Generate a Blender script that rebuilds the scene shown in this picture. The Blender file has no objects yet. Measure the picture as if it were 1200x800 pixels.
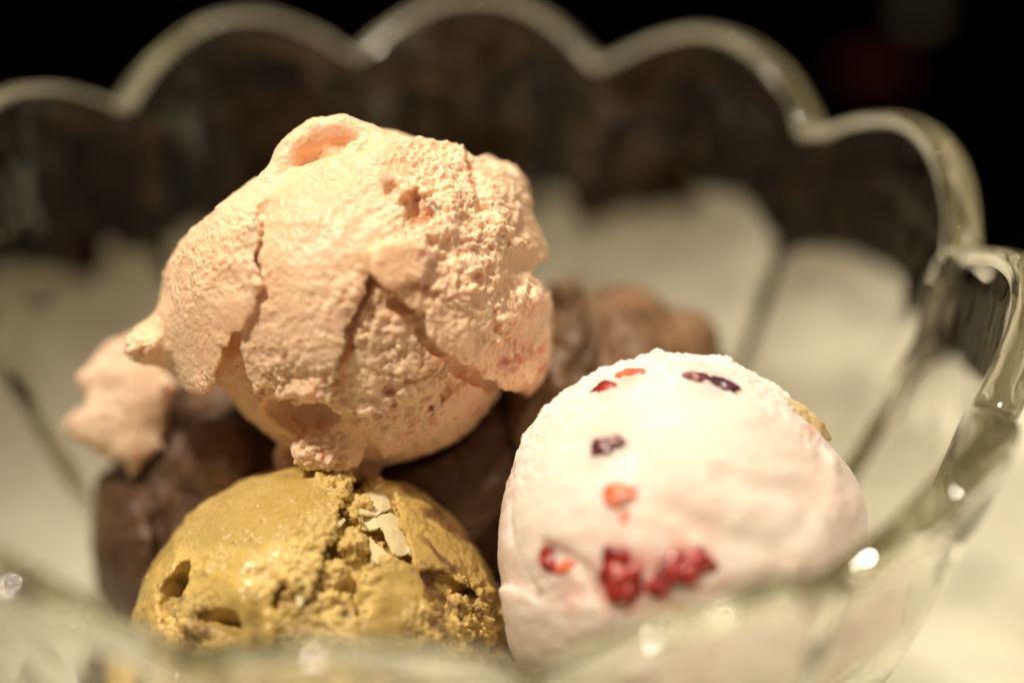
import bpy, math
import numpy as np

# ------------------------------------------------------------------ camera, light, exposure
CM = 0.01
PITCH, DIST, FPX = 0.582, 34.4, 2716.0           # radians, cm, focal length in pixels of a 1200 px wide frame
CP, SP = math.cos(PITCH), math.sin(PITCH)
FW = np.array([0.0, CP, -SP]); UP = np.array([0.0, SP, CP]); RT = np.array([1.0, 0.0, 0.0])
TABLE = -7.3                                      # cm, height of the cloth below the point the camera aims at
AIM = np.array([0.0, 0.0, 0.0])
CAMP = AIM - FW * DIST

def W(p):                                         # cm about the aim point -> metres above the table
    p = np.asarray(p, float)
    return (p - np.array([0, 0, TABLE])) * CM

scene = bpy.context.scene
COL = scene.collection
cam_d = bpy.data.cameras.new('camera'); cam = bpy.data.objects.new('camera', cam_d); COL.objects.link(cam)
cam.location = W(CAMP); cam.rotation_euler = (math.pi / 2 - PITCH, 0, 0)
cam_d.sensor_width = 36; cam_d.lens = FPX / 1200 * 36
cam_d.clip_start = 0.01; cam_d.clip_end = 20
cam_d.dof.use_dof = True
cam_d.dof.focus_distance = (DIST - 1.75) * CM
cam_d.dof.aperture_fstop = cam_d.lens / 22.0      # a pupil about 2 cm wide
cam_d.dof.aperture_blades = 0
scene.camera = cam

world = bpy.data.worlds.new('World'); scene.world = world; world.use_nodes = True
bg = world.node_tree.nodes['Background']
bg.inputs[0].default_value = (1.0, 0.75, 0.46, 1); bg.inputs[1].default_value = 0.16

def lamp(name, pos, radius, power, color, cone, blend, aim):
    from mathutils import Vector
    d = bpy.data.lights.new(name, 'SPOT'); d.shadow_soft_size = radius * CM
    d.energy = power; d.color = color; d.spot_size = math.radians(cone); d.spot_blend = blend
    o = bpy.data.objects.new(name, d); COL.objects.link(o)
    o.location = W(pos); v = np.array(aim, float) - np.array(pos, float)
    o.rotation_euler = Vector(v).to_track_quat('-Z', 'Y').to_euler()
    return o
WARM = (1.0, 0.87, 0.69)
lamp('ceiling_spot', (-36, -10, 84), 4.0, 33, WARM, 31, 1.0, (4, -9, -5))
lamp('ceiling_spot', (36, -8, 92), 3.5, 26, WARM, 25, 1.0, (15, -4, -7))
lamp('ceiling_spot', (-4, 48, 80), 2.5, 26, WARM, 11, 1.0, (-2, 2, 0))

vs = scene.view_settings
vs.view_transform = 'Standard'; vs.look = 'None'; vs.exposure = 0.25; vs.gamma = 1.0
vs.use_curve_mapping = False
cy = scene.cycles
cy.use_denoising = True
try: cy.denoiser = 'OPENIMAGEDENOISE'
except Exception: pass
cy.max_bounces = 64; cy.transmission_bounces = 64; cy.glossy_bounces = 48; cy.diffuse_bounces = 5
cy.transparent_max_bounces = 8
cy.caustics_reflective = True; cy.caustics_refractive = True
cy.sample_clamp_indirect = 6.0; cy.blur_glossy = 0.3

# ------------------------------------------------------------------ materials
def new_mat(name):
    m = bpy.data.materials.new(name); m.use_nodes = True
    nt = m.node_tree; b = nt.nodes['Principled BSDF']
    return m, nt, b
def node(nt, t, **kw):
    n = nt.nodes.new(t)
    for k, v in kw.items(): setattr(n, k, v)
    return n
def ice_mat(name, radius, scale, weight=0.8, rough=0.5, spec=0.4, bump=0.35, bscale=2600, attr=True, color=None):
    m, nt, b = new_mat(name)
    L = nt.links.new
    tc = node(nt, 'ShaderNodeTexCoord')
    n1 = node(nt, 'ShaderNodeTexNoise'); n1.inputs['Scale'].default_value = bscale; n1.inputs['Detail'].default_value = 3
    L(tc.outputs['Object'], n1.inputs['Vector'])
    v1 = node(nt, 'ShaderNodeTexVoronoi'); v1.inputs['Scale'].default_value = bscale * 0.55
    L(tc.outputs['Object'], v1.inputs['Vector'])
    ad = node(nt, 'ShaderNodeMath', operation='SUBTRACT'); L(n1.outputs[0], ad.inputs[0]); L(v1.outputs['Distance'], ad.inputs[1])
    at = node(nt, 'ShaderNodeAttribute', attribute_name='grain')
    bm = node(nt, 'ShaderNodeBump'); bm.inputs['Distance'].default_value = 0.00035
    mul = node(nt, 'ShaderNodeMath', operation='MULTIPLY_ADD'); L(at.outputs['Fac'], mul.inputs[0])
    mul.inputs[1].default_value = bump; mul.inputs[2].default_value = 0.06
    L(mul.outputs[0], bm.inputs['Strength']); L(ad.outputs[0], bm.inputs['Height']); L(bm.outputs[0], b.inputs['Normal'])
    if attr:
        ca = node(nt, 'ShaderNodeAttribute', attribute_name='Col')
        L(ca.outputs['Color'], b.inputs['Base Color'])
    else:
        b.inputs['Base Color'].default_value = (*color, 1)
    rr = node(nt, 'ShaderNodeMapRange'); rr.inputs[3].default_value = rough - 0.12; rr.inputs[4].default_value = rough + 0.1
    L(n1.outputs[0], rr.inputs[0])
    rg = node(nt, 'ShaderNodeMath', operation='MULTIPLY_ADD'); L(at.outputs['Fac'], rg.inputs[0]); rg.inputs[1].default_value = 0.25
    L(rr.outputs[0], rg.inputs[2]); L(rg.outputs[0], b.inputs['Roughness'])
    b.inputs['Subsurface Weight'].default_value = weight
    b.inputs['Subsurface Radius'].default_value = radius
    b.inputs['Subsurface Scale'].default_value = scale
    b.inputs['Specular IOR Level'].default_value = spec
    b.inputs['IOR'].default_value = 1.36
    return m
M = {}
M['peach'] = ice_mat('peach_ice_cream', (1.0, 0.48, 0.25), 0.0014, 0.7, 0.34, 0.5, bump=0.6)
M['pistachio'] = ice_mat('pistachio_ice_cream', (1.0, 0.70, 0.25), 0.0012, 0.7, 0.26, 0.65)
M['yogurt'] = ice_mat('yogurt_ice_cream', (1.0, 0.80, 0.70), 0.0030, 0.85, 0.36, 0.5)
M['chocolate'] = ice_mat('chocolate_ice_cream', (1.0, 0.5, 0.3), 0.0008, 0.4, 0.34, 0.6)

def berry_mat(name, col, col2):
    m, nt, b = new_mat(name); L = nt.links.new
    tc = node(nt, 'ShaderNodeTexCoord'); n1 = node(nt, 'ShaderNodeTexNoise')
    n1.inputs['Scale'].default_value = 420; n1.inputs['Detail'].default_value = 4
    L(tc.outputs['Object'], n1.inputs['Vector'])
    r = node(nt, 'ShaderNodeValToRGB'); r.color_ramp.elements[0].position = 0.38; r.color_ramp.elements[1].position = 0.60
    r.color_ramp.elements[0].color = (*col, 1); r.color_ramp.elements[1].color = (*col2, 1)
    e = r.color_ramp.elements.new(0.70); e.color = (0.72, 0.42, 0.36, 1)
    L(n1.outputs[0], r.inputs[0]); L(r.outputs[0], b.inputs['Base Color'])
    b.inputs['Roughness'].default_value = 0.25
    b.inputs['Subsurface Weight'].default_value = 0.5; b.inputs['Subsurface Radius'].default_value = (1, 0.25, 0.15)
    b.inputs['Subsurface Scale'].default_value = 0.001
    return m
M['red_berry'] = berry_mat('red_berry', (0.18, 0.008, 0.008), (0.46, 0.05, 0.04))
M['dark_berry'] = berry_mat('dark_berry', (0.045, 0.006, 0.018), (0.12, 0.02, 0.045))
M['orange_berry'] = berry_mat('orange_red_fruit', (0.62, 0.09, 0.03), (0.78, 0.22, 0.10))
M['biscuit'] = ice_mat('biscuit', (1, .6, .3), 0.0006, 0.2, 0.7, 0.2, attr=False, color=(0.56, 0.43, 0.22))
M['flake'] = ice_mat('nut_flake', (1, .8, .5), 0.0010, 0.5, 0.45, 0.4, bump=0.1, attr=False, color=(0.80, 0.68, 0.41))

def glass_mat(name='pressed_glass'):
    m = bpy.data.materials.new(name); m.use_nodes = True; nt = m.node_tree; nt.nodes.clear()
    out = node(nt, 'ShaderNodeOutputMaterial'); g = node(nt, 'ShaderNodeBsdfGlass')
    g.inputs['Color'].default_value = (0.988, 0.987, 0.966, 1); g.inputs['IOR'].default_value = 1.5; g.inputs['Roughness'].default_value = 0.0
    tc = node(nt, 'ShaderNodeTexCoord'); n1 = node(nt, 'ShaderNodeTexNoise'); n1.inputs['Scale'].default_value = 90; n1.inputs['Detail'].default_value = 1
    nt.links.new(tc.outputs['Object'], n1.inputs['Vector'])
    bm = node(nt, 'ShaderNodeBump'); bm.inputs['Strength'].default_value = 0.12; bm.inputs['Distance'].default_value = 0.0006
    nt.links.new(n1.outputs[0], bm.inputs['Height']); nt.links.new(bm.outputs[0], g.inputs['Normal'])
    nt.links.new(g.outputs[0], out.inputs['Surface'])
    return m
M['glass'] = glass_mat()

def cloth_mat():
    m, nt, b = new_mat('white_cloth'); L = nt.links.new
    tc = node(nt, 'ShaderNodeTexCoord')
    w = node(nt, 'ShaderNodeTexWave'); w.inputs['Scale'].default_value = 700; w.inputs['Distortion'].default_value = 1
    w2 = node(nt, 'ShaderNodeTexWave', bands_direction='Y'); w2.inputs['Scale'].default_value = 700; w2.inputs['Distortion'].default_value = 1
    L(tc.outputs['Object'], w.inputs[0]); L(tc.outputs['Object'], w2.inputs[0])
    a = node(nt, 'ShaderNodeMath', operation='ADD'); L(w.outputs[1], a.inputs[0]); L(w2.outputs[1], a.inputs[1])
    bm = node(nt, 'ShaderNodeBump'); bm.inputs['Strength'].default_value = 0.3; bm.inputs['Distance'].default_value = 0.0003
    L(a.outputs[0], bm.inputs['Height']); L(bm.outputs[0], b.inputs['Normal'])
    b.inputs['Base Color'].default_value = (0.88, 0.86, 0.72, 1); b.inputs['Roughness'].default_value = 0.85
    b.inputs['Specular IOR Level'].default_value = 0.15
    return m
M['cloth'] = cloth_mat()
def plain(name, col, rough, spec=0.3, nscale=60):
    m, nt, b = new_mat(name); L = nt.links.new
    tc = node(nt, 'ShaderNodeTexCoord'); n1 = node(nt, 'ShaderNodeTexNoise'); n1.inputs['Scale'].default_value = nscale; n1.inputs['Detail'].default_value = 5
    L(tc.outputs['Object'], n1.inputs['Vector'])
    mx = node(nt, 'ShaderNodeMix', data_type='RGBA'); mx.inputs[6].default_value = (*[c * 0.7 for c in col], 1); mx.inputs[7].default_value = (*[c * 1.3 for c in col], 1)
    L(n1.outputs[0], mx.inputs[0]); L(mx.outputs[2], b.inputs['Base Color'])
    b.inputs['Roughness'].default_value = rough; b.inputs['Specular IOR Level'].default_value = spec
    return m
M['table'] = plain('black_table', (0.0016, 0.0015, 0.0014), 1.0, 0.0)
M['dark_red'] = plain('dark_red_paper', (0.12, 0.018, 0.008), 0.7, 0.2)

# ------------------------------------------------------------------ numeric helpers
_rng = np.random.default_rng(7)
_GT = _rng.uniform(-1, 1, (64 * 64 * 64, 3)).astype(np.float32)
_OT = _rng.uniform(0, 1, (64 * 64 * 64, 3)).astype(np.float32)
def _lat(P, freq, seed, off):
    o = np.random.default_rng(seed).uniform(100, 900, 3)
    P = np.asarray(P, np.float32) * np.float32(freq) + (o + off).astype(np.float32)
    I = np.floor(P); Fr = P - I; I = I.astype(np.int32) & 63
    return I, Fr
def noise(P, freq=1.0, seed=0):                   # gradient noise, about -0.7..0.7
    I, Fr = _lat(P, freq, seed, 0.0)
    S = Fr * Fr * Fr * (Fr * (Fr * 6 - 15) + 10)
    tot = np.zeros(Fr.shape[:-1], np.float32)
    X = [(I[..., 0] << 12), (((I[..., 0] + 1) & 63) << 12)]; Y = [(I[..., 1] << 6), (((I[..., 1] + 1) & 63) << 6)]; Z = [I[..., 2], (I[..., 2] + 1) & 63]
    fx, fy, fz = Fr[..., 0], Fr[..., 1], Fr[..., 2]
    for dx in (0, 1):
        wx = S[..., 0] if dx else 1 - S[..., 0]
        for dy in (0, 1):
            wxy = wx * (S[..., 1] if dy else 1 - S[..., 1])
            for dz in (0, 1):
                g = _GT[X[dx] | Y[dy] | Z[dz]]
                tot += wxy * (S[..., 2] if dz else 1 - S[..., 2]) * (g[..., 0] * (fx - dx) + g[..., 1] * (fy - dy) + g[..., 2] * (fz - dz))
    return tot * 1.3
def fbm(P, freq, octv=3, seed=0, gain=0.5):
    t = 0; a = 1.0
    for o in range(octv):
        t = t + a * noise(P, freq * 2 ** o, seed + o * 17); a *= gain
    return t
def worley(P, freq, seed=0):                      # distance to the nearest scattered point, 0..~1
    I, Fr = _lat(P, freq, seed, -0.5)
    best = np.full(Fr.shape[:-1], 9.0, np.float32)
    for dx in (0, 1):
        for dy in (0, 1):
            for dz in (0, 1):
                g = _OT[(((I[..., 0] + dx) & 63) << 12) | (((I[..., 1] + dy) & 63) << 6) | ((I[..., 2] + dz) & 63)]
                q = (dx + g[..., 0] - 0.5 - Fr[..., 0] + 0.0) ** 2 + (dy + g[..., 1] - 0.5 - Fr[..., 1]) ** 2 + (dz + g[..., 2] - 0.5 - Fr[..., 2]) ** 2
                best = np.minimum(best, q)
    return np.sqrt(best)
def smax(a, b, k): 
    h = np.clip(0.5 + 0.5 * (a - b) / k, 0, 1); return b + (a - b) * h + k * h * (1 - h)
def smin(a, b, k): return -smax(-a, -b, k)
def sstep(x, a, b):
    t = np.clip((x - a) / (b - a), 0, 1); return t * t * (3 - 2 * t)
def poly_sd(u, v, poly):                          # signed distance to a polygon, negative inside
    poly = np.asarray(poly, np.float32)
    d = np.full(u.shape, 1e9, np.float32); ins = np.zeros(u.shape, bool)
    n = len(poly)
    for i in range(n):
        ax, ay = poly[i]; bx, by = poly[(i + 1) % n]
        ex, ey = bx - ax, by - ay
        t = np.clip(((u - ax) * ex + (v - ay) * ey) / (ex * ex + ey * ey + 1e-12), 0, 1)
        d = np.minimum(d, (u - ax - ex * t) ** 2 + (v - ay - ey * t) ** 2)
        c = ((ay > v) != (by > v)) & (u < ex * (v - ay) / (ey if abs(ey) > 1e-9 else 1e-9) + ax)
        ins ^= c
    d = np.sqrt(d)
    return np.where(ins, -d, d)

def surface_nets(F, org, h):
    s = F < 0
    nx, ny, nz = F.shape
    c = np.zeros((nx - 1, ny - 1, nz - 1), np.int8)
    for dx in (0, 1):
        for dy in (0, 1):
            for dz in (0, 1):
                c += s[dx:nx - 1 + dx, dy:ny - 1 + dy, dz:nz - 1 + dz]
    act = (c > 0) & (c < 8)
    idx = np.argwhere(act)
    vid = np.full(act.shape, -1, np.int64); vid[act] = np.arange(len(idx))
    acc = np.zeros((len(idx), 3), np.float64); cnt = np.zeros(len(idx))
    corners = [(a, b, d) for a in (0, 1) for b in (0, 1) for d in (0, 1)]
    for a in corners:
        for ax in range(3):
            if a[ax] == 0:
                b = list(a); b[ax] = 1
                fa = F[idx[:, 0] + a[0], idx[:, 1] + a[1], idx[:, 2] + a[2]]
                fb = F[idx[:, 0] + b[0], idx[:, 1] + b[1], idx[:, 2] + b[2]]
                m = (fa < 0) != (fb < 0)
                t = np.where(m, fa / np.where(m, fa - fb, 1), 0)
                p = np.array(a, float)[None, :].repeat(len(idx), 0); p[:, ax] = t
                acc[m] += p[m]; cnt[m] += 1
    V = (idx + acc / cnt[:, None]) * h + org
    quads = []
    for ax in range(3):
        o1, o2 = (ax + 1) % 3, (ax + 2) % 3
        sl0 = [slice(None)] * 3; sl1 = [slice(None)] * 3
        sl0[ax] = slice(0, -1); sl1[ax] = slice(1, None)
        ch = s[tuple(sl0)] != s[tuple(sl1)]
        e = np.argwhere(ch)
        ok = (e[:, o1] > 0) & (e[:, o2] > 0) & (e[:, o1] < F.shape[o1] - 1) & (e[:, o2] < F.shape[o2] - 1)
        e = e[ok]
        inside = s[e[:, 0], e[:, 1], e[:, 2]]
        def cell(d1, d2):
            q = e.copy(); q[:, o1] -= d1; q[:, o2] -= d2
            return vid[q[:, 0], q[:, 1], q[:, 2]]
        q = np.stack([cell(1, 1), cell(0, 1), cell(0, 0), cell(1, 0)], 1)
        q[~inside] = q[~inside][:, ::-1]
        quads.append(q)
    return V, np.concatenate(quads)

def mesh_np(name, V, Q):
    me = bpy.data.meshes.new(name)
    V = np.ascontiguousarray(V, np.float32); Q = np.ascontiguousarray(Q, np.int32)
    k = Q.shape[1]
    me.vertices.add(len(V)); me.vertices.foreach_set('co', V.ravel())
    me.loops.add(Q.size); me.loops.foreach_set('vertex_index', Q.ravel())
    me.polygons.add(len(Q)); me.polygons.foreach_set('loop_start', np.arange(0, Q.size, k, dtype=np.int32))
    me.update(calc_edges=True)
    me.polygons.foreach_set('use_smooth', np.ones(len(Q), bool))
    return me
def largest_piece(V, Q):                           # drop loose crumbs the carving may leave
    lab = np.arange(len(V))
    while True:
        new = lab.copy(); m = lab[Q].min(1)
        np.minimum.at(new, Q.ravel(), np.repeat(m, 4)); new = new[new]
        if (new == lab).all(): break
        lab = new
    big = np.bincount(lab).argmax(); keep = lab == big
    if keep.all(): return V, Q
    idx = np.cumsum(keep) - 1
    return V[keep], idx[Q[keep[Q[:, 0]]]]
def catmull_clark(V, Q):
    """one subdivision step of a closed quad mesh"""
    nv, nf = len(V), len(Q)
    fp = V[Q].mean(1)
    a = Q; b = np.roll(Q, -1, 1)
    key = np.minimum(a, b).astype(np.int64) * nv + np.maximum(a, b)
    uk, inv = np.unique(key.ravel(), return_inverse=True); inv = inv.reshape(Q.shape)
    ea, eb = uk // nv, uk % nv; ne = len(uk)
    def acc(idx, val, n):
        return np.stack([np.bincount(idx, val[:, k], n) for k in range(3)], 1)
    ef = acc(inv.ravel(), np.repeat(fp, 4, 0), ne); ec = np.bincount(inv.ravel(), minlength=ne)[:, None]
    em = (V[ea] + V[eb]) / 2
    ep = np.where(ec == 2, (em + ef / np.maximum(ec, 1)) / 2, em)
    vf = acc(Q.ravel(), np.repeat(fp, 4, 0), nv); n = np.maximum(np.bincount(Q.ravel(), minlength=nv), 1)[:, None]
    vm = acc(ea, em, nv) + acc(eb, em, nv); m = np.maximum(np.bincount(ea, minlength=nv) + np.bincount(eb, minlength=nv), 1)[:, None]
    vp = (vf / n + 2 * vm / m + (n - 3) * V) / n
    NV = np.concatenate([vp, ep, fp]); E = inv + nv; Fi = (np.arange(nf) + nv + ne)
    NQ = np.concatenate([np.stack([Q[:, k], E[:, k], Fi, E[:, k - 1]], 1) for k in range(4)])
    return NV, NQ
def get_co(me):
    a = np.empty(len(me.vertices) * 3, np.float32); me.vertices.foreach_get('co', a); return a.reshape(-1, 3)
def get_no(me):
    a = np.empty(len(me.vertices) * 3, np.float32); me.vertex_normals.foreach_get('vector', a); return a.reshape(-1, 3)
def set_attr(me, name, data):
    if data.ndim == 2:
        at = me.attributes.new(name, 'FLOAT_COLOR', 'POINT')
        c = np.ones((len(data), 4), np.float32); c[:, :3] = data; at.data.foreach_set('color', c.ravel())
    else:
        at = me.attributes.new(name, 'FLOAT', 'POINT'); at.data.foreach_set('value', np.ascontiguousarray(data, np.float32))
def smooth(me):
    me.polygons.foreach_set('use_smooth', np.ones(len(me.polygons), bool)); me.update()

def link(name, me, mat, parent=None, loc=None):
    o = bpy.data.objects.new(name, me); COL.objects.link(o)
    if mat: me.materials.clear(); me.materials.append(mat)
    if loc is not None: o.location = loc
    if parent is not None: o.parent = parent
    return o
def tag(o, label=None, cat=None, group=None, kind=None):
    if label: o['label'] = label
    if cat: o['category'] = cat
    if group: o['group'] = group
    if kind: o['kind'] = kind
    return o

class Frame:
    """A local frame at a scoop's centre: u right, v up, w towards where one stands to look at it."""
    def __init__(self, px, py, dz, rpx):
        depth = DIST + dz
        self.sc = FPX / depth; self.px, self.py = px, py
        self.c = CAMP + FW * depth + RT * (px - 600) / self.sc + UP * (400 - py) / self.sc
        self.R = rpx / self.sc
        w = CAMP - self.c; w /= np.linalg.norm(w)
        u = np.cross(UP, w); u /= np.linalg.norm(u)
        v = np.cross(w, u)
        self.A = np.stack([u, v, w])              # rows
    def uv(self, x, y): return ((x - self.px) / self.sc, (self.py - y) / self.sc)
    def poly(self, pts): return [self.uv(*p) for p in pts]
    def surf(self, x, y, dr=0.0):
        u, v = self.uv(x, y); r = self.R + dr
        return np.array([u, v, math.sqrt(max(r * r - u * u - v * v, 0.0))])
    def world(self, L): return np.asarray(L) @ self.A + self.c
    def local(self, P): return (np.asarray(P) - self.c) @ self.A

class Lump:
    """A solid of frozen cream: a distance field on a grid in a Frame, turned into a mesh."""
    def __init__(self, fr, ext=1.0, h=0.055, lo=None, hi=None):
        self.fr = fr; self.h = h
        R = fr.R + ext
        lo = np.array([-R] * 3) if lo is None else np.array(lo); hi = np.array([R] * 3) if hi is None else np.array(hi)
        n = np.ceil((hi - lo) / h).astype(int) + 1
        self.org = lo
        ax = [(lo[i] + h * np.arange(n[i])).astype(np.float32) for i in range(3)]
        self.u, self.v, self.w = np.meshgrid(*ax, indexing='ij')
        self.u2, self.v2 = np.meshgrid(ax[0], ax[1], indexing='ij')
        self.rho = np.sqrt(self.u ** 2 + self.v ** 2 + self.w ** 2)
        self.F = self.rho - fr.R
    def jit(self, f, amp, seed):
        P = np.stack([self.u2, self.v2, np.zeros_like(self.u2)], -1)
        return amp * fbm(P, f, 3, seed, 0.6)
    def band_noise(self, fn, width=0.6):
        m = np.abs(self.F) < width
        P = np.stack([self.u[m], self.v[m], self.w[m]], -1)
        self.F[m] += fn(P)
    def layer(self, pts, t, jitter=0.06, jf=3.0, seed=0, wmin=-0.6, k=0.07, undercut=0.25, tips=(), blend=0.05):
        p2 = poly_sd(self.u2, self.v2, self.fr.poly(pts)) + self.jit(jf, jitter, seed)
        t2 = np.full_like(self.u2, t)
        for (x, y, r, dt) in tips:
            a, b = self.fr.uv(x, y); t2 = t2 + dt * np.exp(-((self.u2 - a) ** 2 + (self.v2 - b) ** 2) / (r * r))
        top = self.rho - (self.fr.R + t2[..., None])
        side = p2[..., None] - undercut * np.clip(self.rho - self.fr.R, 0, 0.6)
        G = smax(top, side, k)
        G = np.maximum(G, wmin - self.w)
        self.F = smin(self.F, G, blend)
    def ball(self, x, y, dr, r, sub=False, k=0.08, s=(1, 1, 1), rot=0.0):
        c = self.fr.surf(x, y, dr)
        self.ball_at(c, r, sub, k, s, rot)
    def box(self, lo, hi):
        n = self.F.shape
        a = [max(0, int((lo[i] - self.org[i]) / self.h)) for i in range(3)]; b = [min(n[i], int((hi[i] - self.org[i]) / self.h) + 2) for i in range(3)]
        return tuple(slice(a[i], max(b[i], a[i] + 1)) for i in range(3))
    def ball_at(self, c, r, sub=False, k=0.08, s=(1, 1, 1), rot=0.0):
        e = r * max(s) + 2.5 * k + .1; S = self.box(np.array(c) - e, np.array(c) + e)
        du, dv, dw = self.u[S] - c[0], self.v[S] - c[1], self.w[S] - c[2]
        if rot:
            cr, sr = math.cos(rot), math.sin(rot); du, dv = du * cr + dv * sr, -du * sr + dv * cr
        G = (np.sqrt((du / s[0]) ** 2 + (dv / s[1]) ** 2 + (dw / s[2]) ** 2) - r) * min(s)
        self.F[S] = smax(self.F[S], -G, k) if sub else smin(self.F[S], G, k)
    def tube_at(self, C, r, sub=True, k=0.05, jit=0.0, seed=0): self.tube(None, 0, r, sub, k, jit, seed, C)
    def tube(self, pts, dr, r, sub=True, k=0.05, jit=0.0, seed=0, C=None):
        C = [np.array(c) for c in C] if C is not None else [self.fr.surf(x, y, dr) for x, y in pts]
        e_ = r + 2.5 * k + .15; S = self.box(np.min(C, 0) - e_, np.max(C, 0) + e_)
        u, v, w = self.u[S], self.v[S], self.w[S]
        d = np.full(u.shape, 9.0, np.float32)
        for a, b in zip(C[:-1], C[1:]):
            e = b - a; l2 = float(e @ e)
            t = np.clip(((u - a[0]) * e[0] + (v - a[1]) * e[1] + (w - a[2]) * e[2]) / l2, 0, 1)
            d = np.minimum(d, np.sqrt((u - a[0] - e[0] * t) ** 2 + (v - a[1] - e[1] * t) ** 2 + (w - a[2] - e[2] * t) ** 2))
        G = d - r
        if jit: G = G + self.jit(5, jit, seed)[S[0], S[1], None]
        self.F[S] = smax(self.F[S], -G, k) if sub else smin(self.F[S], G, k)
    def shave(self, p0, p1, k=0.3):                # plane cut: removes what lies to the left of the line p0 -> p1
        a, b = np.array(self.fr.uv(*p0)), np.array(self.fr.uv(*p1)); e = (b - a) / np.linalg.norm(b - a)
        d = e[1] * (self.u2 - a[0]) - e[0] * (self.v2 - a[1])
        self.F = smax(self.F, np.broadcast_to(d[..., None], self.F.shape), k)
    def cut_world(self, fn):                       # fn(world points) -> distance of a solid to remove (negative inside)
        m = self.F < 0.5
        P = np.stack([self.u[m], self.v[m], self.w[m]], -1)
        self.F[m] = np.maximum(self.F[m], -fn(self.fr.world(P)))
    def add_world(self, fn, k=0.2):
        P = np.stack([self.u, self.v, self.w], -1)
        self.F = smin(self.F, fn(self.fr.world(P)).astype(np.float32), k)
    def build(self, name, mat, disp, color, grain, parent=None, sub=1, origin=None):
        V, Q = surface_nets(self.F, self.org, self.h)
        V, Q = largest_piece(V, Q)
        for _ in range(sub): V, Q = catmull_clark(V, Q)
        me = mesh_np(name, V, Q)
        P = get_co(me); N = get_no(me)
        g = grain(P)
        P2 = P + N * disp(P, N, g)[:, None]
        col = color(P, P2, N, g)
        Pw = self.fr.world(P2)
        o_w = np.array(origin) if origin is not None else np.array([self.fr.c[0], self.fr.c[1], Pw[:, 2].min()])
        Pm = ((Pw - o_w) * CM).astype(np.float32)
        me.vertices.foreach_set('co', Pm.ravel()); smooth(me)
        set_attr(me, 'Col', col); set_attr(me, 'grain', g)
        self.P, self.N = P2, N
        o = link(name, me, mat, parent, W(o_w) if parent is None else None)
        self.o_w = o_w
        return o

def blobs(fr, L):                                  # sum of soft discs (px, py, radius in px, weight) as a function of local points
    def f(P):
        t = np.zeros(len(P), np.float32)
        for x, y, r, a in L:
            u, v = fr.uv(x, y); q = ((P[:, 0] - u) ** 2 + (P[:, 1] - v) ** 2) / (r / fr.sc) ** 2
            t = np.maximum(t, a * np.exp(-q ** 1.5)) if a > 0 else t
        return t
    return f
def lerp(a, b, t):
    return np.asarray(a)[None, :] * (1 - t[:, None]) + np.asarray(b)[None, :] * t[:, None]
def over(c, col, t):
    return c * (1 - t[:, None]) + np.asarray(col)[None, :] * t[:, None]

# ------------------------------------------------------------------ the surface and the bowl
me = mesh_np('table', W([(-50, -46, TABLE - .35), (50, -46, TABLE - .35), (50, 48, TABLE - .35), (-50, 48, TABLE - .35), (-50, -46, TABLE - 3), (50, -46, TABLE - 3), (50, 48, TABLE - 3), (-50, 48, TABLE - 3)]), np.array([[0, 1, 2, 3], [7, 6, 5, 4], [0, 4, 5, 1], [1, 5, 6, 2], [2, 6, 7, 3], [3, 7, 4, 0]]))
tag(link('table', me, M['table']), kind='structure')

def build_cloth():
    nx, ny = 260, 260
    x = np.linspace(-46, 46, nx); y = np.linspace(-44, 14.0, ny)
    X, Y = np.meshgrid(x, y, indexing='ij')
    P = np.stack([X, Y, np.zeros_like(X)], -1)
    r = np.hypot(X + 1.24, Y)
    flat = sstep(r, 5.5, 9.0)
    Z = 0.16 * (fbm(P, 0.09, 2, 5) + 0.35) * flat
    for (px, py, ax, ay, w, hgt) in ((8.2, 2.6, 1, -0.70, 0.30, 0.95), (6.8, 0.2, 1, -0.55, 0.35, 0.7), (-9.5, -4, 1, 0.35, 0.5, 0.35), (13, 8, 1, .5, .6, .3), (-10.5, 3.4, 1, -.15, .4, .35)):
        n = math.hypot(ax, ay); ax, ay = ax / n, ay / n
        al = (X - px) * ax + (Y - py) * ay; ac = -(X - px) * ay + (Y - py) * ax + 0.15 * np.sin(al * .5)
        Z += hgt * np.exp(-(ac / w) ** 2) * sstep(r, 5.8, 8.5)
    ex_ = np.where(X < 6, 0.25 * (X + 10), 4 - 0.9 * (X - 6)); ex_ = np.clip(ex_, -9, 9)
    Y2 = Y + ex_ * sstep(Y, 3, 14.0) + 0.3 * noise(P, .2, 3)* sstep(Y, 5, 14.0)
    Z -= 0.30 * sstep(Y, 13.5, 14.0)
    V = np.stack([X, Y2, Z + TABLE], -1).reshape(-1, 3)
    i = np.arange(nx * ny).reshape(nx, ny)
    Q = np.stack([i[:-1, :-1], i[1:, :-1], i[1:, 1:], i[:-1, 1:]], -1).reshape(-1, 4)
    o = link('tablecloth', mesh_np('tablecloth', W(V), Q), M['cloth'])
    md = o.modifiers.new('hem', 'SOLIDIFY'); md.thickness = 0.0012; md.offset = -1
    tag(o, 'creased cream white cloth spread under the glass bowl', 'tablecloth')
build_cloth()

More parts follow.
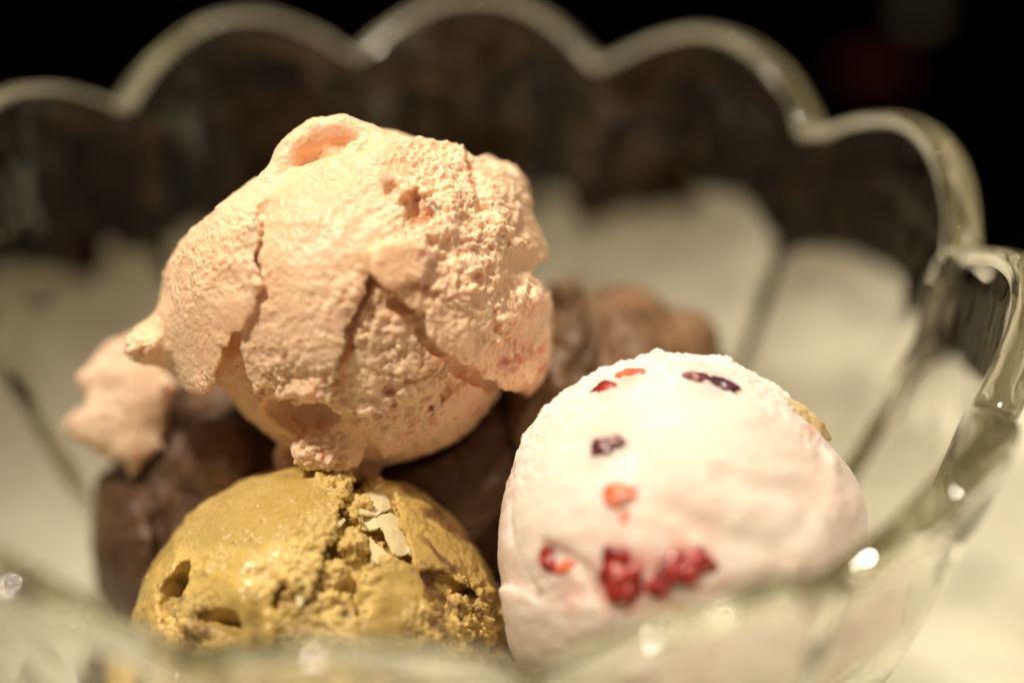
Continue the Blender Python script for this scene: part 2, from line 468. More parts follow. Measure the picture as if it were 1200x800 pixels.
BC = np.array([-1.24, 0.0]); PH = 0.708; NL = 12
RIM_N, RIM_DR, RIM_Z, RIM_DZ = 8.25, 0.42, 0.40, 0.92
def lobe(a):
    m = np.abs(np.sin(NL / 2 * (a - PH)))
    return np.sqrt(m * m + 0.0025) ** 0.85 - 0.05 ** 0.85 * (1 - m)
PROF = np.array([(0, -6.75), (1.5, -6.74), (2.8, -6.66), (3.9, -6.40), (4.9, -5.88), (5.8, -5.05), (6.5, -4.0), (7.1, -2.8), (7.58, -1.7), (7.95, -.7), (8.25, 0.40)])
def bowl_mid(tau, a):
    """mid surface of the glass; tau 0 at the centre of the floor, 1 at the rim"""
    s = np.linspace(0, 1, len(PROF))
    # smooth interpolation of the profile
    r = np.interp(tau, TT, RR); z = np.interp(tau, TT, ZZ)
    s_ = lobe(a)
    g = sstep(tau, 0.25, 1.0)
    r = r + RIM_DR * s_ * (0.45 * sstep(tau, .2, .6) + 0.55 * g)
    r = r + 0.22 * s_ * np.sin(math.pi * np.clip((tau - .35) / .65, 0, 1))
    z = z + RIM_DZ * s_ * sstep(tau, 0.62, 1.0) ** 1.3
    return np.stack([BC[0] + r * np.cos(a), BC[1] + r * np.sin(a), z], -1)
def catmull(P, n):
    P = np.vstack([2 * P[0] - P[1], P, 2 * P[-1] - P[-2]]); out = []
    for i in range(1, len(P) - 2):
        t = np.linspace(0, 1, n, endpoint=False)[:, None]
        out.append(0.5 * (2 * P[i] + (P[i + 1] - P[i - 1]) * t + (2 * P[i - 1] - 5 * P[i] + 4 * P[i + 1] - P[i + 2]) * t ** 2 + (3 * P[i] - P[i - 1] - 3 * P[i + 1] + P[i + 2]) * t ** 3))
    return np.vstack(out + [P[-2][None]])
_c = catmull(PROF, 20); _l = np.concatenate([[0], np.cumsum(np.hypot(*np.diff(_c, axis=0).T))])
TT = _l / _l[-1]; RR = _c[:, 0]; ZZ = _c[:, 1]
def build_bowl():
    na, nt = 12 * 40, 110
    A = np.linspace(0, 2 * math.pi, na, endpoint=False) + PH
    T = np.concatenate([np.linspace(0.03, 0.8, 60, endpoint=False), np.linspace(0.8, 1, nt - 60)])
    TA, AA = np.meshgrid(T, A, indexing='ij')
    Mid = bowl_mid(TA, AA)
    da = 0.012; dt = 0.004
    tA = bowl_mid(TA, AA + da) - bowl_mid(TA, AA - da)
    tT = bowl_mid(np.clip(TA + dt, 0, 1), AA) - bowl_mid(np.clip(TA - dt, 0, 1), AA)
    Nn = np.cross(tA, tT); Nn /= np.linalg.norm(Nn, axis=-1, keepdims=True) + 1e-12     # outward
    tT /= np.linalg.norm(tT, axis=-1, keepdims=True)
    for _ in range(2):
        Nn = Nn + 0.5 * (np.roll(Nn, 1, 1) + np.roll(Nn, -1, 1)); Nn /= np.linalg.norm(Nn, axis=-1, keepdims=True)
    cusp = 1 - lobe(AA)
    half = 0.16 + 0.14 * sstep(TA, 0.82, 0.98) + 0.10 * (1 - sstep(TA, 0.1, 0.45)) + 0.07 * np.clip(cusp, 0, 1) ** 3 * sstep(TA, .3, .6)
    half = half * (1 + 0.22 * noise(Mid, 0.6, 11) + 0.10 * noise(Mid, 1.5, 12))
    inner = Mid - Nn * half[..., None]; outer = Mid + Nn * half[..., None]
    # foot: the outside of the floor is pushed flat onto the cloth
    low = 1 - sstep(TA, 0.16, 0.36)
    outer[..., 2] = outer[..., 2] * (1 - low) + (TABLE + 0.02) * low
    rings = [inner[i] for i in range(nt)]
    e, n_, t_ , h_ = Mid[-1], Nn[-1], tT[-1], half[-1][:, None]
    for k in range(1, 12):
        th = math.pi * k / 12
        cs, sn = math.cos(th), math.sin(th)
        rings.append(e - n_ * h_ * math.copysign(abs(cs) ** 0.72, cs) + t_ * h_ * 0.85 * sn ** 0.72)
    rings += [outer[i] for i in range(nt - 1, -1, -1)]
    R_ = np.array(rings); nr = len(R_)
    V = np.concatenate([R_.reshape(-1, 3), [[BC[0], BC[1], inner[0, :, 2].mean()], [BC[0], BC[1], TABLE + .02]]])
    i = np.arange(nr * na).reshape(nr, na); j = np.roll(i, -1, 1)
    Q = np.stack([i[:-1], j[:-1], j[1:], i[1:]], -1).reshape(-1, 4)
    c0, c1 = nr * na, nr * na + 1
    T0 = np.stack([np.full(na, c0), np.full(na, c0), i[0] * 0 + j[0], i[0]], -1)
    me = bpy.data.meshes.new('glass_bowl')
    faces = Q.tolist() + [(c0, b, a) for a, b in zip(i[0].tolist(), j[0].tolist())] + [(c1, a, b) for a, b in zip(i[-1].tolist(), j[-1].tolist())]
    org = np.array([BC[0], BC[1], TABLE])
    me.from_pydata(((V - org) * CM).tolist(), [], faces)
    smooth(me)
    import bmesh
    bm = bmesh.new(); bm.from_mesh(me); bmesh.ops.recalc_face_normals(bm, faces=bm.faces); bm.to_mesh(me); bm.free(); smooth(me)
    o = link('glass_bowl', me, M['glass'], None, W(org))
    tag(o, 'clear pressed glass dessert bowl with a scalloped petal rim holding the ice cream', 'bowl')
build_bowl()
def bowl_inside(P):                                # distance of the glass wall seen from inside: negative within the glass or beyond
    r = np.hypot(P[..., 0] - BC[0], P[..., 1] - BC[1])
    zz = np.clip(P[..., 2], ZZ.min(), None)
    k = np.argmax(RR > 2.0)
    rw = np.interp(zz, ZZ[k:], RR[k:]) - 0.30
    return np.minimum((rw - r) * 0.9, P[..., 2] - (-6.75 + 0.30))

# ------------------------------------------------------------------ scoops
FP = Frame(425, 350, 0.0, 208)      # peach
FM = Frame(375, 765, -0.4, 211)     # pistachio
FY = Frame(788, 642, -1.5, 212)     # yogurt with berries
FC1 = Frame(318, 618, 3.0, 196)     # chocolate under the peach, left
FC2 = Frame(690, 530, 3.0, 192)     # chocolate behind, right
def sph(fr, extra=0.0): return lambda P: np.linalg.norm(P - fr.c, axis=-1) - (fr.R + extra)

def build_peach():
    fr = FP; L = Lump(fr, 1.0, 0.046); L.F = L.rho - (fr.R - 0.16)
    L.band_noise(lambda P: 0.10 * fbm(P, 0.7, 2, 3))
    # grainy floor between the flaps
    L.layer([(432, 325), (470, 345), (505, 385), (530, 420), (520, 470), (500, 520), (450, 530), (420, 500), (405, 450), (400, 400)], -0.06, 0.06, 3, 7, -.2, .10, .0)
    # main smooth flap in the middle
    L.layer([(300, 240), (345, 200), (420, 190), (450, 230), (440, 300), (430, 322), (417, 355), (404, 398), (392, 436), (383, 462), (366, 456), (350, 450), (334, 457),
             (320, 446), (308, 452), (297, 424), (292, 385), (296, 310)], 0.13, 0.05, 6, 2, -1, 0.05, 0.35)
    L.shave((345, 200), (180, 330), 0.35)
    # rough cap on the right
    L.layer([(418, 200), (450, 176), (500, 172), (545, 200), (580, 180), (625, 215), (650, 290), (622, 310), (612, 325), (640, 350), (660, 420), (640, 432), (616, 456), (590, 448), (562, 434), (545, 420), (522, 412),
             (500, 388), (494, 366), (474, 356), (458, 334), (434, 316), (424, 292), (436, 262), (422, 228)], 0.16, 0.06, 6, 1, -1.2, 0.05, 0.45, tips=((625, 430, .5, .16), (595, 210, .35, .12), (600, 315, .3, -.12)))
    # left flap, lifted towards its lower tip
    L.layer([(318, 180), (310, 250), (306, 285), (300, 306), (312, 332), (301, 366), (280, 384), (268, 402), (258, 430), (246, 455), (226, 446), (204, 440), (180, 424), (150, 414),
             (165, 380), (178, 340), (180, 290), (240, 200)], 0.27, 0.06, 6, 3, -0.7, 0.06, 0.3, tips=((318, 200, .75, -.24), (156, 408, .5, .66), (215, 360, .5, .05), (240, 452, .4, .10)))
    L.shave((352, 172), (176, 316), 0.25)
    # ragged lump at the foot
    for x, y, dr, r in ((345, 535, -.12, .30), (372, 515, -.06, .32), (402, 520, -.12, .30), (425, 545, -.16, .26), (360, 552, -.10, .24), (395, 545, -.1, .28), (335, 556, -.1, .15)): L.ball(x, y, dr, r, False, .10)
    # curl at the crown with its hollow
    q = lambda x, y, w: (*fr.uv(x, y), w)
    L.tube_at([q(312, 232, 1.45), q(334, 208, 1.35), q(346, 182, 1.28), q(370, 162, 1.20), q(402, 158, 1.25), q(432, 170, 1.30), q(460, 182, 1.35)], 0.20, False, 0.12)
    L.tube_at([q(402, 205, 1.75), q(415, 185, 1.60), q(440, 178, 1.50)], 0.14, False, 0.10)
    L.ball_at(q(385, 186, .75), .52, False, .2)
    L.ball_at(q(372, 193, 1.48), 0.24, True, 0.06, (1.05, .78, 1.2), .2); L.ball_at(q(408, 186, 1.5), .13, True, .05)
    L.ball(370, 207, -0.10, 0.085, False, 0.03)
    # clods of the right cap
    for x, y, dr, r in ((590, 225, .10, .40), (520, 205, .04, .42), (565, 280, .14, .34), (600, 345, .12, .30), (490, 305, .16, .26), (540, 340, .14, .30), (560, 380, .12, .32),
                        (450, 205, .08, .34), (606, 395, .10, .30), (525, 385, .10, .26), (460, 262, .08, .22), (520, 260, .12, .26), (575, 420, .06, .26), (620, 420, .12, .26), (500, 345, .10, .22)):
        L.ball(x, y, dr - r * .6, r, False, 0.12)
    L.layer([(434, 300), (458, 290), (492, 296), (500, 306), (482, 330), (452, 336), (440, 322)], .30, .03, 5, 31, .2, .06, .2)      # smooth facet
    # crevices
    L.tube([(456, 230), (470, 244), (482, 258)], 0.12, 0.09, True, 0.10, .12, 3); L.tube([(476, 248), (486, 268)], -.02, .17, True, .05, .16, 11); L.ball(484, 266, -0.02, 0.20, True, .04, (.7, 1.2, 1.2)); L.tube([(486, 262), (502, 252)], .06, .09, True, .04, .10, 12)
    L.tube([(472, 210), (482, 222)], .18, .06, True, .05); L.tube([(500, 205), (494, 222), (500, 235)], .2, .07, True, .05, .04, 4)
    L.tube([(545, 196), (556, 225), (560, 250)], .16, .10, True, .10)
    L.tube([(505, 285), (545, 300), (590, 292), (612, 270)], .22, .08, True, .06, .06, 5); L.tube([(520, 320), (560, 328), (590, 312)], .22, .08, True, .06, .06, 6)
    L.tube([(480, 335), (515, 350), (530, 372)], .20, .07, True, .06, .05, 7); L.tube([(575, 350), (570, 378), (590, 400)], .2, .07, True, .06, .05, 8)
    L.tube([(314, 250), (310, 275), (304, 300), (310, 322)], 0.12, 0.06, True, 0.05, 0.07, 5)
    L.tube([(434, 316), (420, 350), (408, 386), (400, 412)], -0.14, 0.13, True, 0.06, 0.04, 8)
    L.tube([(460, 356), (484, 374), (496, 400), (520, 412)], -0.14, 0.11, True, 0.07, 0.06, 9)
    L.tube([(470, 442), (488, 436), (506, 428)], -0.10, 0.06, True, 0.04, .04, 2)
    L.ball(348, 482, -0.25, 0.42, True, 0.07, (1.3, .8, 1.1)); L.ball(374, 474, -.25, .30, True, .06)
    L.tube([(284, 425), (300, 452), (318, 464)], -0.10, 0.10, True, 0.08)
    L.tube([(306, 368), (286, 390), (272, 412)], -0.04, 0.09, True, 0.05, .03, 4)
    L.tube([(520, 422), (560, 444), (600, 462)], -0.16, 0.10, True, 0.06, .04, 6)
    L.tube([(520, 440), (512, 460), (500, 478)], -0.14, 0.06, True, .05, .03, 3)
    for x, y, r in ((270, 290, .06), (262, 312, .04), (520, 455, .08), (548, 470, .07), (500, 470, .06), (545, 500, .05), (575, 470, .07)): L.ball(x, y, 0.10 if y < 400 else -.12, r, True, 0.05)
    L.band_noise(lambda P: 0.03 * fbm(P, 2.2, 3, 9))
    L.cut_world(sph(FM, -0.10))
    gr = blobs(fr, [(560, 300, 95, 1), (520, 210, 60, .8), (600, 380, 70, .9), (490, 270, 50, .7), (350, 395, 58, .62), (345, 435, 50, .75), (240, 300, 60, .40), (225, 350, 40, .35), (165, 405, 26, .7), (245, 448, 22, .8), (200, 435, 22, .6),
                    (450, 400, 65, .8), (460, 470, 70, .8), (540, 470, 80, .5), (375, 530, 60, .9), (300, 270, 18, .8), (302, 330, 22, .9), (285, 310, 30, .6), (590, 220, 50, .7), (385, 440, 26, 1), (412, 340, 26, .7)])
    sm = blobs(fr, [(465, 312, 24, 1), (230, 405, 34, .9), (370, 250, 45, .8), (610, 310, 25, .8)])
    def grain(P): return np.clip((gr(P) + 0.10 + 0.45 * fbm(P, 1.5, 2, 21)) * (1 - .85 * sm(P)), 0.03, 1)
    def disp(P, N, g):
        wp = P + 0.12 * np.stack([noise(P, 3.0, 36), noise(P, 3.0, 37), noise(P, 3.0, 38)], -1)
        a = fbm(wp, 2.6, 2, 31, .6); r = 0.35 - np.abs(noise(wp, 5.5, 32)); b = noise(P, 11, 33); c = worley(P, 19, 34)
        clump = sstep(fbm(P, 2.4, 2, 39), -0.15, 0.35)
        c4 = worley(wp, 4.2, 42); c9 = worley(wp, 8.5, 43)
        d = g * (0.12 * a * g + 0.03 * r * g + 0.075 * g * (0.5 - c4) + (0.03 + .06 * clump) * (0.45 - c9) + 0.04 * b + (0.025 + 0.04 * clump) * (0.45 - c))
        pit = sstep(noise(P, 4.5, 41), 0.30, 0.5) * 0.06 * sstep(-P[:, 1], 0.9, 1.7)
        return d - pit + 0.010 * noise(P, 6, 35) + 0.016 * (0.45 - worley(P, 22, 44)) + .012 * noise(P, 15, 45)
    def color(P, P2, N, g):
        t = sstep(fbm(P, 0.9, 3, 51), -0.4, 0.5)
        c = lerp((0.84, 0.555, 0.355), (0.88, 0.625, 0.425), t)
        c = over(c, (0.90, 0.66, 0.485), 0.35 * g)
        f = sstep(noise(P, 5.0, 61) + .35 * noise(P, 11, 62), 0.46, 0.58) * sstep(-P[:, 1], -0.2, 1.2)
        c = over(c, (0.66, 0.20, 0.08), 0.5 * f)
        fl = blobs(fr, [(490, 338, 8, 1), (602, 412, 16, .8), (588, 420, 12, .8), (622, 408, 10, .7), (630, 428, 9, .9), (455, 455, 9, .7), (497, 535, 6, .9), (458, 475, 10, .6), (560, 480, 12, .4)])(P)
        fl = fl * sstep(noise(P, 7, 63), -0.35, 0.1)
        c = over(c, (0.50, 0.07, 0.05), fl * sstep(P[:, 2], 0, .5) * .8)
        return c
    o = L.build('peach_scoop', M['peach'], disp, color, grain)
    tag(o, 'peach coloured ice cream scoop with rough torn flaps, topmost in the bowl', 'ice cream scoop', 'ice cream scoops in the bowl')
    # the soft piece that has slid down on the left, behind
    f2 = Frame(145, 480, 1.5, 62)
    B = Lump(f2, 0.9, 0.07); B.F = B.rho * 0 + 9
    G = poly_sd(B.u2, B.v2, f2.poly([(128, 398), (175, 392), (200, 420), (206, 455), (196, 480), (190, 520), (172, 545), (152, 572), (143, 545), (120, 532), (88, 515), (78, 490), (98, 470), (95, 440)]))
    G = G + B.jit(2.5, .07, 4)
    sl = np.abs(B.w - 0.25 * B.u + 0.10 * B.v) - (0.42 + .10 * np.sin(2.2 * B.v + 1))
    B.F = smax(np.broadcast_to(G[..., None], B.u.shape), sl, 0.35)
    B.band_noise(lambda P: 0.14 * fbm(P, 1.3, 2, 5))
    B.tube([(100, 482), (140, 490), (190, 478)], 0.05, 0.10, True, .12)
    def bg(P): return np.full(len(P), .4, np.float32)
    o2 = B.build('smear', M['peach'], lambda P, N, g: .03 * fbm(P, 5, 2, 8), lambda P, P2, N, g: lerp((.84, .60, .43), (.88, .68, .50), sstep(noise(P, 1, 3), -.4, .4)), bg, o, 1, L.o_w)
    o2['label'] = 'soft pale peach piece sliding down over the chocolate scoop at the left'
    return o
peach = build_peach()

def flake(name, fr, pts, dr, th, tilt, parent, o_w, seed, mat):
    """a thin irregular chip lying on a scoop: an outline with thickness, slightly curved"""
    rng = np.random.default_rng(seed)
    c = np.mean(pts, 0); base = fr.surf(c[0], c[1], dr)
    n = base / np.linalg.norm(base)
    n = n + np.array(tilt); n /= np.linalg.norm(n)
    out = []
    P = np.array(pts, float)
    for i in range(len(P)):
        a, b = P[i], P[(i + 1) % len(P)]
        for t in (0, .33, .66): out.append(a + (b - a) * t + rng.normal(size=2) * 0.9)
    out = np.array(out); m = len(out)
    rings = []
    for f in (0.0, 0.55, 1.0):
        rings.append(c + (out - c) * f if f else c[None])
    def lift(q):
        u, v = fr.uv(q[0], q[1])
        d = np.array([u, v]) - base[:2]
        w = base[2] - (n[0] * d[0] + n[1] * d[1]) / max(n[2], .25)
        p = np.array([u, v, w]); return p - n * (0.35 * float(d @ d)) + n * 0.05 * float(noise(np.array([[u, v, seed]]), 4.0, 77)[0])
    top = [lift(c)] + [lift(q) for q in rings[1]] + [lift(q) for q in rings[2]]
    top = np.array(top); bot = top - n * th
    V = np.vstack([top, bot]); K = len(top); F = []
    for i in range(m):
        j = (i + 1) % m
        F += [(0, 1 + j, 1 + i), (1 + i, 1 + j, 1 + m + j, 1 + m + i), (K, K + 1 + i, K + 1 + j), (K + 1 + j, K + 1 + i, K + 1 + m + i, K + 1 + m + j),
              (1 + m + i, 1 + m + j, K + 1 + m + j, K + 1 + m + i)]
    me = bpy.data.meshes.new(name)
    me.from_pydata(((fr.world(V) - o_w) * CM).tolist(), [], F)
    import bmesh
    bm = bmesh.new(); bm.from_mesh(me); bmesh.ops.recalc_face_normals(bm, faces=bm.faces); bm.to_mesh(me); bm.free()
    return link(name, me, mat, parent)

def build_pistachio():
    fr = FM; L = Lump(fr, 0.6, 0.05); L.F = L.rho - (fr.R - 0.13)
    L.band_noise(lambda P: 0.16 * fbm(P, 0.9, 2, 103))
    # smooth skin on the left
    L.layer([(398, 540), (392, 572), (372, 600), (352, 630), (340, 662), (330, 690), (318, 712), (330, 735), (315, 760), (250, 768), (150, 800), (130, 700), (200, 600), (300, 530)],
            0.13, 0.05, 3.5, 11, -1.5, 0.07, 0.3, tips=((290, 695, .35, .12),))
    # pale rough ridge at the middle
    L.layer([(380, 545), (402, 556), (408, 580), (396, 606), (384, 640), (370, 668), (360, 705), (340, 700), (335, 672), (352, 640), (362, 600), (372, 570)], 0.22, 0.07, 5, 12, 0, 0.07, 0.3)
    # smooth plate in front
    L.layer([(426, 668), (450, 660), (474, 676), (490, 690), (484, 712), (505, 722), (522, 730), (516, 748), (486, 752), (470, 790), (440, 790), (426, 752), (418, 705)], 0.16, 0.04, 4, 13, 0, 0.07, 0.4)
    # swirled smooth skin on the right
    L.layer([(458, 570), (520, 575), (600, 640), (640, 720), (600, 730), (575, 715), (545, 692), (510, 680), (485, 672), (468, 640), (462, 600)], 0.12, 0.03, 3, 14, -1.5, 0.07, 0.35)
    L.layer([(520, 700), (560, 712), (592, 735), (600, 770), (510, 775), (515, 740)], 0.08, 0.08, 5, 15, 0, 0.09, 0.2)
    L.layer([(330, 705), (400, 700), (425, 730), (420, 790), (330, 790)], 0.06, 0.07, 4, 16, 0, 0.1, 0.1)
    # holes
    L.ball(216, 690, 0.02, 0.28, True, 0.05, (.66, 1.15, 1.6), -0.55)
    L.ball(208, 708, 0.02, 0.20, True, 0.07); L.ball(226, 676, .0, .17, True, .05); L.ball(222, 702, -.05, .15, True, .05); L.ball(205, 690, .05, .10, True, .04); L.ball(284, 730, .0, .14, True, .05); L.ball(252, 724, .02, .12, True, .04)
    L.ball(268, 727, 0.04, 0.21, True, 0.05, (1.35, .62, 1.5), -0.15)
    L.ball(505, 683, 0.06, 0.22, True, 0.05, (1.5, .55, 1.4), -0.2)
    L.ball(354, 700, .02, .16, True, .05, (.7, 1.3, 1), .4)
    L.tube([(205, 728), (222, 745), (240, 752)], 0.08, .09, True, .06, .03, 8)
    L.tube([(418, 690), (428, 668), (450, 655)], 0.02, .06, True, .05, .03, 5)
    for x, y, dr, r in ((438, 580, -.05, .20), (420, 612, -.10, .24), (410, 650, -.10, .24), (390, 680, -.10, .2), (455, 590, -.05, .18), (550, 725, -.10, .2), (570, 745, -.1, .2), (305, 675, -.1, .3), (300, 705, -.05, .26), (560, 700, -.1, .17)):
        L.ball(x, y, dr, r, False, 0.10)
    L.ball(178, 676, .13, .06, False, .04)
    L.band_noise(lambda P: 0.06 * fbm(P, 2.2, 3, 109))
    L.cut_world(bowl_inside_neg)
    gr = blobs(fr, [(410, 640, 50, 1), (430, 590, 35, .9), (380, 690, 45, .9), (550, 725, 45, 1), (400, 570, 30, .8), (345, 690, 30, .8), (360, 650, 25, .8), (230, 745, 40, .6), (370, 740, 50, .5), (520, 760, 50, .8)])
    def grain(P): return np.clip(gr(P) + 0.10 + 0.40 * fbm(P, 2.0, 2, 121), 0.03, 1)
    def disp(P, N, g):
        a = fbm(P, 6.5, 3, 131, .6); c = worley(P, 15, 133); c2 = worley(P, 6.0, 134)
        d = g * (0.12 * a + 0.08 * (0.5 - c) + 0.085 * (0.45 - c2) * g)
        u, v = fr.uv(290, 625); q = np.exp(-(((P[:, 0] - u) / .55) ** 2 + ((P[:, 1] - v) / .45) ** 2))
        pits = sstep(0.24 - worley(P, 7, 141), 0, 0.12) * 0.05 * (q + .12)
        return d - pits + 0.016 * fbm(P, 4, 3, 135) + .008 * (.45 - worley(P, 18, 137))
    def color(P, P2, N, g):
        t = sstep(fbm(P, 1.0, 3, 151), -0.4, 0.5)
        c = lerp((0.53, 0.375, 0.115), (0.63, 0.465, 0.17), t)
        c = over(c, (0.71, 0.54, 0.22), 0.5 * g)
        # chocolate-brown swirl through the right side and the base
        u, v = fr.uv(530, 640)
        ang = (P[:, 0] - u) * 0.75 + (P[:, 1] - v) * 1.0
        band = np.sin(ang * 11 + 3.0 * noise(P, 1.3, 161) + 1.2 * noise(P, 4, 162))
        m = sstep(P[:, 0], fr.uv(455, 0)[0], fr.uv(505, 0)[0]) * sstep(P[:, 1], fr.uv(0, 735)[1], fr.uv(0, 690)[1])
        c = over(c, (0.46, 0.31, 0.10), 0.55 * m)
        c = over(c, (0.16, 0.065, 0.030), m * (0.85 * sstep(band, 0.45, 0.95) * sstep(noise(P, 2.0, 165), -.40, .10)))
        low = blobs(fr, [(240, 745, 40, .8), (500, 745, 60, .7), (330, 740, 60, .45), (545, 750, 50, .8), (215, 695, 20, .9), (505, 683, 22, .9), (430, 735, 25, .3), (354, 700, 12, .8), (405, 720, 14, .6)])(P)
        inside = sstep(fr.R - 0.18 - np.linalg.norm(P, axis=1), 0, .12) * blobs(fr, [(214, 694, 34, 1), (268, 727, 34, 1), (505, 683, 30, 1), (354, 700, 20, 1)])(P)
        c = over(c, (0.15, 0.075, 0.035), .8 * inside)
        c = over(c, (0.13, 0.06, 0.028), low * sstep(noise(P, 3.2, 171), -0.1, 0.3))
        return c
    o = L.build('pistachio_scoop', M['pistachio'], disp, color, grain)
    tag(o, 'yellow green ice cream scoop with pale flakes and brown swirl at the front left', 'ice cream scoop', 'ice cream scoops in the bowl')
    F_ = [([(419, 588), (432, 582), (452, 584), (456, 600), (440, 610), (421, 609)], 0.06, (.1, .2, 0)),
          ([(440, 612), (456, 606), (468, 612), (474, 632), (481, 652), (462, 657), (450, 640)], 0.07, (.2, .1, 0)),
          ([(421, 612), (436, 612), (441, 626), (430, 628)], 0.04, (-.2, .2, 0)),
          ([(430, 640), (446, 650), (462, 662), (448, 674), (432, 662)], 0.04, (.0, .1, 0)),
          ([(356, 628), (366, 622), (364, 650), (354, 668), (350, 655)], 0.17, (-.3, .1, 0)),
          ([(336, 668), (350, 672), (352, 684), (338, 682)], 0.15, (.2, -.1, 0)),
          ([(346, 684), (362, 688), (360, 704), (352, 714)], 0.15, (.3, .1, 0)),
          ([(384, 628), (401, 614), (404, 618), (388, 634)], 0.14, (.3, .3, 0)),
          ([(476, 640), (488, 652), (484, 660), (474, 654)], 0.05, (.3, .1, 0))]
    for i, (pts, dr, tl) in enumerate(F_):
        flake('flake', fr, pts, dr - .015, 0.035, tl, o, L.o_w, i, M['flake'])
    return o
def bowl_inside_neg(P): return bowl_inside(P)
pist = build_pistachio()

def blob_mesh(name, fr, x, y, sx, sy, dr, sz, rot, seed, mat, parent, o_w, lump=0.16, freq=9, drup=0.0):
    """a fruit piece: lumpy ellipsoid set into the surface of a scoop"""
    import bmesh
    bm = bmesh.new(); bmesh.ops.create_icosphere(bm, subdivisions=5, radius=1.0)
    D = np.array([v.co[:] for v in bm.verts], np.float32); faces = [[v.index for v in f.verts] for f in bm.faces]; bm.free()
    c = fr.surf(x, y, dr); n = c / np.linalg.norm(c)
    e1 = np.cross((0, 1, 0), n); e1 /= np.linalg.norm(e1); e2 = np.cross(n, e1)
    cr, sr = math.cos(rot), math.sin(rot)
    a1 = e1 * cr + e2 * sr; a2 = -e1 * sr + e2 * cr
    S = np.array([sx / fr.sc, sy / fr.sc, sz])
    Q = D * S
    r = 1 + lump * 2.0 * fbm(Q + seed * 3.1, 5.0, 3, seed)
    if drup: r = r + drup * (0.5 - worley(Q + seed, freq, seed))
    Q = Q * r[:, None]
    V = c + Q[:, :1] * a1 + Q[:, 1:2] * a2 + Q[:, 2:] * n
    me = bpy.data.meshes.new(name); me.from_pydata(((fr.world(V) - o_w) * CM).tolist(), [], faces); smooth(me)
    return link(name, me, mat, parent)

